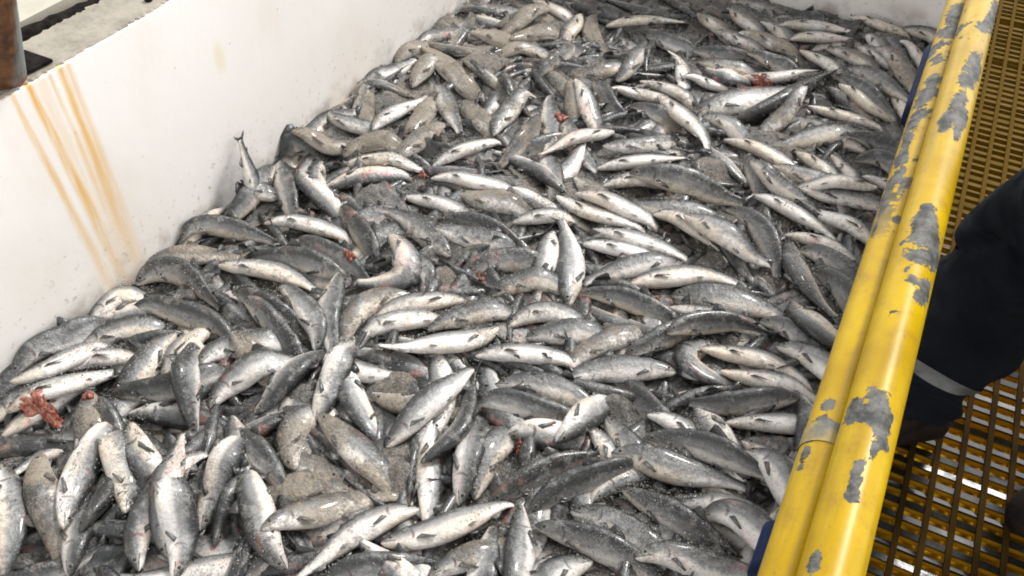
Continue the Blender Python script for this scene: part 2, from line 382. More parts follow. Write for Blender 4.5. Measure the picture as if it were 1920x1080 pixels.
# ------------------------------------------------------------------ yellow guard rail : two touching pipes
RD = .021
def railx(y, x0): return x0+(y-.33)*.0105
C1 = (.0798, -.548); C2 = (.0582, -.5845)
def hitpipe(px, py, C):
    r = ray(px, py); best = None
    for t in np.linspace(.35, 3, 6000):
        P = r*t
        if (P[0]-railx(P[1], C[0]))**2+(P[2]-C[1])**2 < RD**2: best = P; break
    if best is None: return None
    a = math.atan2(best[0]-railx(best[1], C[0]), best[2]-C[1]); return np.array([best[1], a*RD])
def m_rail(name, nl, extra):
    t = NT(name); uv = t.uv(); p = t.pos()
    at = t.n('Attribute', attribute_name='wear'); nz = t.math('ADD', t.math('MULTIPLY', t.math('SUBTRACT', t.noise(85, uv, 6, .7), .5), 2.4), t.math('MULTIPLY', t.math('SUBTRACT', t.noise(300, uv, 5, .8), .5), 1.1))
    m = t.ramp(t.math('ADD', at.outputs['Fac'], nz), 1.03, .985)
    U = t.sep(uv)[0]
    m2 = t.math('MULTIPLY', t.ramp(t.noise(26, uv, 6, .65), nl, nl+.03), t.ramp(U, extra, extra+.25))
    m3 = t.ramp(t.noise(60, t.map(uv, loc=(3, 1, 0)), 4, .7), .70, .715, 0, 1)
    m = t.math('MAXIMUM', m, t.math('MAXIMUM', m2, m3))
    yel = t.mix(t.ramp(t.noise(10, uv, 4), .3, .7), (.46, .305, .0002), (.33, .20, .0002))
    yel = t.mix(t.ramp(t.noise(45, uv, 6, .75), .48, .72, 0, .6), yel, (.25, .14, .012)); yel = t.mix(t.ramp(t.noise(12, t.map(uv, (.25, 3, 1)), 5, .7), .5, .7, 0, .45), yel, (.20, .12, .02)); yel = t.mix(t.ramp(t.noise(190, uv, 4, .8), .62, .7, 0, .6), yel, (.10, .06, .02))
    gry = t.mix(t.ramp(t.noise(60, uv, 6, .75), .38, .62), (.035, .036, .035), (.125, .122, .112))
    c = t.mix(m, yel, gry)
    t.bump(t.math('SUBTRACT', t.math('MULTIPLY', t.noise(40, uv, 4), .25), t.math('MULTIPLY', m, .6)), .5, .0018)
    return t.set(Base_Color=c, Roughness=t.math('MULTIPLY_ADD', m, .25, .34), Specular_IOR_Level=.2)
B1 = [(1866, 18, 10, 16), (1858, 40, 12, 18), (1845, 50, 12, 10), (1868, 62, 8, 14), (1828, 128, 15, 30), (1812, 150, 14, 16), (1799, 190, 12, 22), (1778, 222, 14, 14), (1806, 222, 12, 18), (1796, 245, 7, 18), (1770, 240, 9, 10),
      (1741, 390, 14, 10), (1735, 410, 20, 12), (1740, 440, 30, 26), (1724, 478, 26, 13), (1752, 480, 20, 24), (1733, 548, 16, 26), (1716, 526, 13, 8), (1690, 458, 6, 6), (1678, 582, 9, 4), (1662, 601, 4, 4), (1700, 505, 5, 4),
      (1642, 742, 20, 14), (1650, 762, 18, 20), (1602, 755, 14, 14), (1600, 778, 20, 16), (1632, 790, 30, 9), (1652, 815, 14, 20), (1660, 832, 14, 12), (1639, 845, 7, 16), (1668, 790, 7, 18), (1622, 770, 20, 7),
      (1611, 872, 13, 8), (1606, 895, 11, 12), (1600, 915, 11, 14), (1598, 938, 12, 7), (1524, 1058, 13, 20), (1530, 1042, 13, 7)]
B2 = [(1790, 30, 14, 22), (1783, 62, 14, 10), (1772, 60, 14, 9), (1792, 62, 8, 12), (1757, 112, 7, 9), (1748, 150, 14, 10), (1740, 172, 16, 12), (1728, 190, 14, 14), (1722, 215, 14, 12), (1708, 235, 12, 16), (1700, 262, 10, 15), (1690, 295, 12, 20), (1682, 330, 12, 16), (1666, 352, 10, 22), (1655, 390, 9, 16), (1682, 412, 8, 8), (1640, 430, 5, 12), (1549, 762, 12, 14), (1540, 790, 22, 13), (1528, 812, 20, 13), (1510, 850, 10, 12), (1500, 875, 8, 10)]
def blob_list(blobs, C):
    out = []
    for (px, py, rx, ry) in blobs:
        h = hitpipe(px, py, C)
        if h is None: continue
        dist = np.linalg.norm(np.array([railx(h[0], C[0]), h[0], C[1]]))
        e = hitpipe(px-ry*.25, py+ry, C); g = hitpipe(px+ry*.25, py-ry, C)
        ey = abs(e[0]-g[0])/2 if e is not None and g is not None else ry*dist/F*1.35
        out.append((h[0], h[1], ey, rx*dist/F*1.05))
    return out
def pipe(name, C, mat, parent, y0=-.9, y1=6.9, r=RD, dx=0, seg=56, n=900, blobs=None):
    V = []; UV = []; Fc = []
    for i in range(n+1):
        y = y0+(y1-y0)*i/n
        for k in range(seg+1):
            a = -math.pi+2*math.pi*k/seg; V.append((railx(y, C[0])+r*math.sin(a), y, C[1]+r*math.cos(a))); UV.append((y, a*r))
    for i in range(n):
        for k in range(seg): q = i*(seg+1)+k; Fc.append((q, q+1, q+seg+2, q+seg+1))
    o = mesh_obj(name, V, Fc, mat, parent, True, UV)
    if blobs is not None:
        q = np.array(UV); f = np.full(len(q), 3.)
        for (by, ba, ey, ex) in blob_list(blobs, C): f = np.minimum(f, np.hypot((q[:, 0]-by)/ey, (q[:, 1]-ba)/ex))
        at = o.data.attributes.new('wear', 'FLOAT', 'POINT'); at.data.foreach_set('value', f.astype(np.float32))
    return o
rail = empty('guard_rail', (.12, 3, ZG), label='yellow guard rail of two touching pipes with paint chipped to grey', cat='railing')
pipe('top_rail', C1, m_rail('chipped_yellow_paint_top', .585, .95), rail, blobs=B1)
pipe('lower_rail', C2, m_rail('chipped_yellow_paint_lower', .53, .65), rail, blobs=B2)
M_YEL = simple('yellow_post_paint', (.7, .45, .01), (.5, .33, .02), 12, .4)
for yy in (-.75, 4.9, 6.7):
    mb = MB(); xx = railx(yy, C1[0]); mb.tube([(xx, yy, C1[1]-RD*.8), (xx, yy, ZG-.05)], .02, 16); mb.build('rail_post', M_YEL, rail, True)
# worn coupling on the lower rail
h = hitpipe(1541, 808, C2)
cpl = pipe('coupling', C2, simple('worn_coupling', (.10, .10, .09), (.30, .22, .05), 45, .5), rail, h[0]-.011, h[0]+.011, RD+.0008, n=3)
def hose(pa, pb, nm):
    y0, y1 = hitpipe(*pa, C2)[0], hitpipe(*pb, C2)[0]; y0, y1 = min(y0, y1), max(y0, y1)
    mb = MB(); mb.tube([(railx(y, C2[0])-.009, y, C2[1]-.017) for y in np.linspace(y0, y1, 8)], .0185, 20)
    return mb.build(nm, M_BLUE, rail, True)
hose((1437, 1048), (1465, 962), 'pipe_sleeve'); hose((1725, 182), (1762, 62), 'pipe_sleeve')

# ------------------------------------------------------------------ person in navy work clothes
pb = atz(1740, 800, ZG)
person = empty('person', (float(pb[0]+.15), float(pb[1]+.1), ZG), label='person in dark navy work trousers with a reflective shin band standing on the grating', cat='person')
ank = atz(1712, 770, ZG+.10); shin = atz(1755, 690, ZG+.21); calf = atz(1838, 592, ZG+.33); kneeb = atz(1905, 505, ZG+.44); knee = atz(1934, 418, ZG+.52); thigh = atz(2080, 395, ZG+.66); hip1 = atz(2290, 330, ZG+.86)
ank2 = atz(1955, 890, ZG+.10)+np.array([.115, .06, 0]); knee2 = ank2+np.array([.07, .25, .42]); hip2 = hip1+np.array([.02, -.18, 0])
hips = (hip1+hip2)/2
def loft(path, rads, wr, seed, n=90, seg=44, lo=0, hi=1, off=0., band=False):
    P = np.array(path); m = len(P); V = []; Fc = []
    # Catmull-Rom
    def ev(s):
        s = s*(m-1); i = min(int(s), m-2); f = s-i
        p0, p1, p2, p3 = P[max(i-1, 0)], P[i], P[i+1], P[min(i+2, m-1)]
        q = .5*((2*p1)+(-p0+p2)*f+(2*p0-5*p1+4*p2-p3)*f*f+(-p0+3*p1-3*p2+p3)*f**3)
        return q, rads[i]*(1-f)+rads[i+1]*f
    up = np.array([-1., 0, 0])
    ss = np.linspace(lo, hi, n+1)
    for s in ss:
        c, r = ev(s); c2, _ = ev(min(s+.01, 1)); c1, _ = ev(max(s-.01, 0)); t = _n(c2-c1); u = _n(up-up@t*t); sd = np.cross(t, u)
        for k in range(seg):
            a = 2*math.pi*k/seg
            f = wr*(math.sin(s*31+2.1*math.cos(a+seed)+seed)+.7*math.sin(s*57+3*math.sin(a*2+seed)+seed*2)+.45*math.sin(a*5+s*9+seed))
            V.append(c+(r+f+off)*(math.cos(a)*u+math.sin(a)*sd))
    Fc = [(i*seg+k, i*seg+(k+1) % seg, (i+1)*seg+(k+1) % seg, (i+1)*seg+k) for i in range(n) for k in range(seg)]
    if not band: Fc += [tuple(range(seg-1, -1, -1)), tuple(n*seg+k for k in range(seg))]
    return V, Fc
LEG1 = [ank+np.array([0, 0, .02]), shin, calf, kneeb, knee, thigh, hip1]; R1 = [.070, .088, .116, .118, .096, .115, .12]
LEG2 = [ank2+np.array([0, 0, .02]), (ank2*.55+knee2*.45)+np.array([.02, 0, 0]), knee2, (knee2+hip2)/2, hip2]; R2 = [.085, .1, .09, .11, .12]
mb = MB(); mb.add(*loft(LEG1, R1, .0062, 1.3)); mb.add(*loft(LEG2, R2, .0042, 4.1))
mb.add(*loft([hips+np.array([0, 0, -.12]), hips, hips+np.array([0, 0, .16])], [.15, .185, .16], .003, 2.))
mb.build('trousers', M_NAVY, person, True)
sb = 1/6
V, Fc = loft(LEG1, R1, .0062, 1.3, n=8, lo=sb-.006, hi=sb+.026, off=.003, band=True); mesh_obj('reflective_band', V, Fc, M_BAND, person, True)
V, Fc = loft(LEG2, R2, .0042, 4.1, n=8, lo=.20, hi=.25, off=.003, band=True); mesh_obj('reflective_band', V, Fc, M_BAND, person, True)
def boot(a, d):
    """a = ankle point, d = toe direction"""
    d = _n((d[0], d[1], 0)); sd = np.array([-d[1], d[0], 0]); base = np.array([a[0], a[1], ZG+.004])
    st = [(-.085, .030, .060), (-.07, .042, .10), (-.03, .046, .125), (.02, .046, .12), (.07, .047, .09), (.12, .050, .072), (.165, .046, .062), (.19, .036, .05), (.205, .016, .034)]
    V = []; seg = 16
    for (x, wd, h) in st:
        for k in range(seg):
            q = 2*math.pi*k/seg; V.append(base+d*x+sd*wd*math.copysign(abs(math.cos(q))**.7, math.cos(q))+np.array([0, 0, h/2+.012+h/2*math.copysign(abs(math.sin(q))**.75, math.sin(q))]))
    n = len(st); Fc = [(i*seg+k, i*seg+(k+1) % seg, (i+1)*seg+(k+1) % seg, (i+1)*seg+k) for i in range(n-1) for k in range(seg)]+[tuple(range(seg-1, -1, -1)), tuple((n-1)*seg+k for k in range(seg))]
    b = mesh_obj('boot', V, Fc, M_BOOT, person, True)
    mb = MB(); mb.tube([base+np.array([0, 0, .06]), np.array([a[0], a[1], ZG+.2])], [.05, .055], 16); 
    V2 = []; 
    for z in (0, .018):
        for (x, wd, h) in st: V2.append(base+d*x*1.02+sd*(wd+.004)+np.array([0, 0, z]))
        for (x, wd, h) in reversed(st): V2.append(base+d*x*1.02-sd*(wd+.004)+np.array([0, 0, z]))
    m = 2*n; o = mesh_obj('sole', V2, [tuple(range(m-1, -1, -1)), tuple(range(m, 2*m))]+[(i, (i+1) % m, m+(i+1) % m, m+i) for i in range(m)], M_SOLE, person)
    o.parent = b; o.matrix_parent_inverse = Matrix.Translation(-person.location)
boot(ank, (-.6, -.45, 0)); boot(ank2, (-.55, -.6, 0))
# body (mostly outside the frame): skinned figure, jacket, helmet
def skin(name, verts, edges, rad, mat, parent, lv=2):
    me = bpy.data.meshes.new(name); me.from_pydata([tuple(map(float, v)) for v in verts], edges, []); me.materials.append(mat)
    o = bpy.data.objects.new(name, me); COL.objects.link(o); o.parent = parent; o.matrix_parent_inverse = Matrix.Translation(-parent.location)
    md = o.modifiers.new('skin', 'SKIN'); md.use_smooth_shade = True
    for i, r in enumerate(rad): me.skin_vertices[0].data[i].radius = (r, r)
    me.skin_vertices[0].data[0].use_root = True
    s2 = o.modifiers.new('sub', 'SUBSURF'); s2.levels = lv; s2.render_levels = lv; return o
lean = np.array([.10, .04, 0]); ch = hips+np.array([.02, .03, .42]); nk = ch+np.array([-.01, .01, .2]); hd = nk+np.array([-.03, 0, .2])
sL = ch+np.array([.02, -.19, .08]); sR = ch+np.array([.02, .19, .08])
eL = sL+np.array([.02, -.06, -.28]); hL = eL+np.array([.16, .02, -.18]); eR = sR+np.array([.02, .06, -.28]); hR = eR+np.array([.16, -.02, -.18])
Vb = [hips, ch, nk, hd, sL, eL, hL, sR, eR, hR]; Eb = [(0, 1), (1, 2), (2, 3), (1, 4), (4, 5), (5, 6), (1, 7), (7, 8), (8, 9)]; Rb = [.12, .12, .052, .085, .055, .042, .026, .055, .042, .026]
def hand(h, s):
    i0 = len(Vb); Vb.append(h+np.array([-.02, 0, -.07])); Eb.append((6 if s < 0 else 9, i0)); Rb.append(.026)
    for j, (dy, ln) in enumerate(((-.026, .065), (-.009, .078), (.009, .072), (.025, .055))):
        a = len(Vb); Vb.append(Vb[i0]+np.array([0, dy, -.035])); Vb.append(Vb[i0]+np.array([-.012, dy*1.1, -.035-ln*.5])); Vb.append(Vb[i0]+np.array([-.035, dy*1.1, -.035-ln*.85]))
        Eb.extend([(i0, a), (a, a+1), (a+1, a+2)]); Rb.extend([.010, .0085, .007])
    a = len(Vb); Vb.append(Vb[i0]+np.array([-.04, -s*.02, 0])); Vb.append(Vb[i0]+np.array([-.06, -s*.025, -.035])); Eb.extend([(i0, a), (a, a+1)]); Rb.extend([.011, .009])
hand(hL, -1); hand(hR, 1)
skin('body', Vb, Eb, Rb, M_SKIN, person)
skin('jacket', [hips+np.array([0, 0, .05]), (hips+ch)/2, ch, sL, eL, hL+np.array([.01, 0, .03]), sR, eR, hR+np.array([.01, 0, .03]), ch+np.array([0, 0, .11])], [(0, 1), (1, 2), (2, 3), (3, 4), (4, 5), (2, 6), (6, 7), (7, 8), (2, 9)], [.175, .165, .16, .085, .065, .05, .085, .065, .05, .09], M_NAVY, person)
mb = MB(); cc = hd+np.array([0, 0, .035]); pr_ = [(.128, -.01), (.126, .01), (.115, .02), (.112, .05), (.098, .085), (.065, .11), (.02, .12)]
mb.tube([cc+np.array([0, 0, z]) for r, z in pr_], [r for r, z in pr_], 28); mb.build('helmet', M_HAT, person, True)
for s in (-1, 1):
    mb = MB(); e = hd+np.array([-.078, s*.03, .0]); mb.tube([e+np.array([-.002, 0, 0]), e+np.array([-.012, 0, 0])], [.011, .006], 10); mb.build('eye', M_EYE, person, True)
mb = MB(); e = hd+np.array([-.08, 0, -.02]); mb.tube([e+np.array([.005, 0, .035]), e+np.array([-.022, 0, -.005]), e+np.array([0, 0, -.018])], [.007, .014, .008], 10); mb.build('nose', M_SKIN, person, True)


# ------------------------------------------------------------------ the salmon
PU = np.array([0, .02, .06, .12, .20, .30, .40, .52, .64, .74, .82, .88, .93])
PH = np.array([.014, .056, .094, .136, .176, .208, .224, .219, .186, .142, .104, .080, .074])   # height / length
PW = np.array([.012, .038, .062, .088, .110, .124, .130, .122, .096, .066, .043, .029, .018])   # thickness / length
US = np.array([0, .008, .025, .05, .085, .12, .16, .20, .25, .31, .37, .43, .49, .55, .61, .67, .73, .79, .84, .88, .92, .95])
SEG = 16
def fish_arrays(C, D, L, fat=1., mouth=0.):
    """C: function u->centre, D: function u->dorsal direction.  Body, gaping jaw line, fins and eyes as one mesh"""
    V = []; UV = []; Fc = []; MI = []; gp = rng.normal(); g2 = rng.normal()
    eps = .01
    def frame(u):
        t = C(min(u+eps, 1.))-C(max(u-eps, 0)); t = t/max(np.linalg.norm(t), 1e-9); d = D(u); d = d-d@t*t; d /= np.linalg.norm(d); return C(u), t, d, np.cross(t, d)
    for u in US:
        c, t, d, s = frame(u); h = np.interp(u, PU, PH)*L/2*fat*(1+.05*gp*math.sin(u*6.3)+.035*g2*math.sin(u*13)); w_ = np.interp(u, PU, PW)*L/2*(.5+.5*fat)
        drop = -.012*L*math.exp(-(u/.08)**2)
        for k in range(SEG):
            a = 2*math.pi*k/SEG; ca, sa = math.cos(a), math.sin(a)
            V.append(c+d*(h*ca*(1. if ca > 0 else 1.08)+drop)+s*w_*math.copysign(abs(sa)**.85, sa)); UV.append((u, (ca+1)/2))
    n = len(US)
    for i in range(n-1):
        for k in range(SEG): Fc.append((i*SEG+k, i*SEG+(k+1) % SEG, (i+1)*SEG+(k+1) % SEG, (i+1)*SEG+k)); MI.append(0)
    Fc.append(tuple(range(SEG-1, -1, -1))); MI.append(0)
    Fc.append(tuple((n-1)*SEG+k for k in range(SEG))); MI.append(0)
    def plate(pts, uvv):
        """thin closed fin: pts = outline (u, up, out) ; given small thickness"""
        b = len(V); m = len(pts)
        for sgn in (-1, 1):
            for (u, hh, ss, th) in pts:
                c, t, d, s = frame(min(max(u, 0), 1.)); c = c+t*L*max(u-1., 0)
                V.append(c+d*hh*L+s*ss*L+s*sgn*th*L); UV.append((u, uvv))
        Fc.append(tuple(b+i for i in range(m))); Fc.append(tuple(b+m+i for i in reversed(range(m)))); MI.extend([1, 1])
        for i in range(m): Fc.append((b+(i+1) % m, b+i, b+m+i, b+m+(i+1) % m)); MI.append(1)
    T = .0022
    plate([(.925, .034, 0, .006), (.955, .052, 0, T), (1.0, .083, 0, T), (1.03, .098, 0, .001), (1.022, .075, 0, T), (.995, .03, 0, T), (.99, 0, 0, T), (.995, -.03, 0, T), (1.022, -.075, 0, T), (1.03, -.098, 0, .001), (1.0, -.083, 0, T), (.955, -.052, 0, T), (.925, -.034, 0, .006)], .9)
    hd_ = np.interp(.47, PU, PH)/2*fat; he = np.interp(.60, PU, PH)/2*fat
    plate([(.45, hd_-.01, 0, .004), (.475, hd_+.058, 0, .001), (.50, hd_+.055, .004, .001), (.56, he+.018, .004, .001), (.575, he-.006, 0, .003)], .9)
    ha = np.interp(.80, PU, PH)/2*fat; plate([(.80, ha-.006, 0, .003), (.82, ha+.022, 0, .002), (.845, ha+.024, .002, .001), (.835, ha-.008, 0, .002)], .9)
    hb = np.interp(.72, PU, PH)/2*fat
    plate([(.70, -hb-.002, 0, .004), (.735, -hb-.052, 0, .001), (.76, -hb-.045, .003, .001), (.80, -hb+.012, 0, .003)], .5)
    for sg in (-1, 1):
        wp = np.interp(.23, PU, PW)/2*(.5+.5*fat)
        plate([(.215, -.045, sg*(wp*.82), .003), (.235, -.062, sg*(wp+.010), .001), (.315, -.100, sg*(wp+.012), .001), (.335, -.090, sg*(wp+.010), .001), (.25, -.030, sg*(wp*.98), .003)], .7)
        plate([(.53, -.088, sg*.028, .003), (.55, -.112, sg*.040, .001), (.595, -.120, sg*.045, .001), (.60, -.105, sg*.040, .001), (.565, -.080, sg*.034, .003)], .5)
        # eye
        c, t, d, s = frame(.062); we = np.interp(.062, PU, PW)*L/2; e0 = c+d*.009*L+s*sg*we*.9; r = .0125*L; b = len(V)
        for ph in (0, .9): 
            for k in range(8):
                a = 2*math.pi*k/8; V.append(e0+(t*math.cos(a)+d*math.sin(a))*r*math.cos(ph)+s*sg*r*.75*math.sin(ph)); UV.append((.06, .6))
        V.append(e0+s*sg*r*.75); UV.append((.06, .6))
        for k in range(8):
            q = [b+k, b+(k+1) % 8, b+8+(k+1) % 8, b+8+k]; q2 = [b+8+k, b+8+(k+1) % 8, b+16]
            if sg < 0: q.reverse(); q2.reverse()
            Fc.append(tuple(q)); Fc.append(tuple(q2)); MI.extend([2, 2])
    return V, Fc, UV, MI

# height field of the heap
GX0, GX1, GY0, GY1, GS = XW-.05, XE+.02, .3, YB+.1, .012
NX = int((GX1-GX0)/GS)+1; NY = int((GY1-GY0)/GS)+1
gx = GX0+np.arange(NX)*GS; gy = GY0+np.arange(NY)*GS
BASE = np.zeros((NY, NX)); 
for k in range(14):
    a, b, c = rng.uniform(-4, 4), rng.uniform(-4, 4), rng.uniform(0, 7); BASE += .006*np.sin(a*gx[None]+b*gy[:, None]+c)
H = ZP-.075+BASE
def hget(x, y, r=0):
    i = int((y-GY0)/GS); j = int((x-GX0)/GS); k = max(int(r/GS), 0)
    i = min(max(i, 0), NY-1); j = min(max(j, 0), NX-1)
    q = H[max(i-k, 0):i+k+1, max(j-k, 0):j+k+1]; return .5*q.mean()+.5*np.quantile(q, .8)
def stamp(P, rw, rv):
    for p, w_, v_ in zip(P, rw, rv):
        i0 = max(int((p[1]-w_-GY0)/GS), 0); i1 = min(int((p[1]+w_-GY0)/GS)+2, NY); j0 = max(int((p[0]-w_-GX0)/GS), 0); j1 = min(int((p[0]+w_-GX0)/GS)+2, NX)
        if i1 <= i0 or j1 <= j0: continue
        d2 = ((gy[i0:i1, None]-p[1])**2+(gx[None, j0:j1]-p[0])**2)/max(w_, .004)**2
        z = np.where(d2 < 1, p[2]+v_*np.sqrt(np.clip(1-d2, 0, 1)), -9); H[i0:i1, j0:j1] = np.maximum(H[i0:i1, j0:j1], z)
ROLL = dict(d=38, k=30, s=72, w=104, b=78)
def quad3(A, M, B, s):
    """curve through head, middle, tail"""
    K = 2*M-.5*A-.5*B; s = np.asarray(s)[..., None]; return (1-s)**2*A+2*s*(1-s)*K+s*s*B
def lay_fish(h, m, t, tone, side=None, sink=.5, Lmin=.56, zoff=0.):
    """rest a fish on whatever already lies there; h, m, t = picture points of head, middle and tail"""
    A_, M_, B_ = (np.array(q) for q in (h, m, t)); mm = (A_+B_)/2; dev = M_-mm
    if np.linalg.norm(dev) < .22*np.linalg.norm(A_-B_): m = tuple(mm+dev*.7)
    zc = np.array([ZP, ZP, ZP]); ss = np.linspace(0, 1, 9)
    for it in range(3):
        Q = np.array([atz(*h, zc[0]), atz(*m, zc[1]), atz(*t, zc[2])])
        flat = Q.copy(); flat[:, 2] = 0
        C9 = quad3(flat[0], flat[1], flat[2], ss); Lc = np.linalg.norm(np.diff(C9, axis=0), axis=1).sum()
        L = max(Lc, Lmin); ext = L/Lc
        roll = math.radians(ROLL[tone[0]])
        rvf = abs(math.cos(roll))*.11+abs(math.sin(roll))*.066; rwf = abs(math.cos(roll))*.066+abs(math.sin(roll))*.11
        prof = np.interp(ss/ext, PU, PW)/.13
        hz = np.array([hget(p[0], p[1], .035*L/.6) for p in C9])
        z = hz+prof*rvf*L*sink+zoff
        k = np.array([.25, .5, .25]); 
        for _ in range(3): z = np.convolve(np.pad(z, 1, mode='edge'), k, 'valid')
        z = np.clip(z, ZP-.07, ZP+.11); zc = np.array([z[0], z[4], z[8]])
    dirh = C9[-1]-C9[-2]; dirh = dirh/np.linalg.norm(dirh); tb = t0 = 1/ext
    if ext > 1.02:   # tail carries on, dipping under its neighbours
        e = L-Lc; C9 = np.vstack([C9]+[C9[8]+dirh*e*f for f in (.33, .66, 1.)]); z = np.append(z, [z[8]-.04*min(1, e/.15)*f*1.6-.012 for f in (.5, 1.1, 1.7)])
    C9[:, 2] = z
    C9[:, 0] = np.maximum(C9[:, 0], XW+.035)
    sa = np.concatenate([[0], np.cumsum(np.linalg.norm(np.diff(C9, axis=0), axis=1))]); sa /= sa[-1]
    Cf = lambda u: np.array([np.interp(u, sa, C9[:, i]) for i in range(3)])
    # smooth centre line
    uu = np.linspace(0, 1, 41); CC = np.array([Cf(u) for u in uu])
    for _ in range(6): CC[1:-1] = .25*CC[:-2]+.5*CC[1:-1]+.25*CC[2:]
    tv = CC[-1]-CC[0]; tv[2] = 0; left = np.cross((0, 0, 1.), tv); left /= np.linalg.norm(left)
    CC += left*(L*rng.normal()*.013*np.sin(uu*2*math.pi)+L*rng.normal()*.006*np.sin(uu*3*math.pi))[:, None]
    Cf = lambda u: np.array([np.interp(u, uu, CC[:, i]) for i in range(3)])
    tv = CC[-1]-CC[0]; tv[2] = 0; left = np.cross((0, 0, 1.), tv); left /= np.linalg.norm(left)
    sgn = 1
    if side:
        pl = proj(CC[20]+left*.05)-proj(CC[20]); sgn = 1 if pl @ dict(u=(0, -1), d=(0, 1), l=(-1, 0), r=(1, 0))[side] > 0 else -1
    else: sgn = rng.choice((-1, 1))
    roll *= sgn*rng.uniform(.92, 1.08)
    tw = rng.normal()*.35
    def Df(u):
        t_ = Cf(min(u+.03, 1))-Cf(max(u-.03, 0)); lf = np.cross((0, 0, 1.), t_); lf /= np.linalg.norm(lf)+1e-9; q = roll+tw*(u-.4); return math.cos(q)*np.array((0, 0, 1.))+math.sin(q)*lf
    us = np.linspace(.02, .97, 34); P = [Cf(u) for u in us]
    stamp(P, np.interp(us, PU, PW)/.13*rwf*L, np.interp(us, PU, PW)/.13*rvf*L)
    return Cf, Df, L, [tuple(proj(Cf(0))), tuple(proj(Cf(.5))), tuple(proj(Cf(.98)))]
TONES = dict(d=(.62, .25), k=(1.0, .1), s=(.5, .2), w=(.3, .1), b=(.45, .8))
def make_fish(Cf, Df, L, tone, blood=0., fat=1., grime=None):
    V, Fc, UV, MI = fish_arrays(Cf, Df, L, fat)
    o0 = np.array(Cf(.5)); V = np.array(V)-o0
    o = mesh_obj('salmon', V, Fc, None, None, True, UV, [M_FISH, M_FIN, M_EYE], MI); o.location = o0
    d, g = TONES[tone]; g = g if grime is None else grime
    o.color = (min(max(d+rng.uniform(-.12, .12), 0), 1), min(max(g+rng.uniform(-.1, .15), 0), 1), blood, 1)
    return o

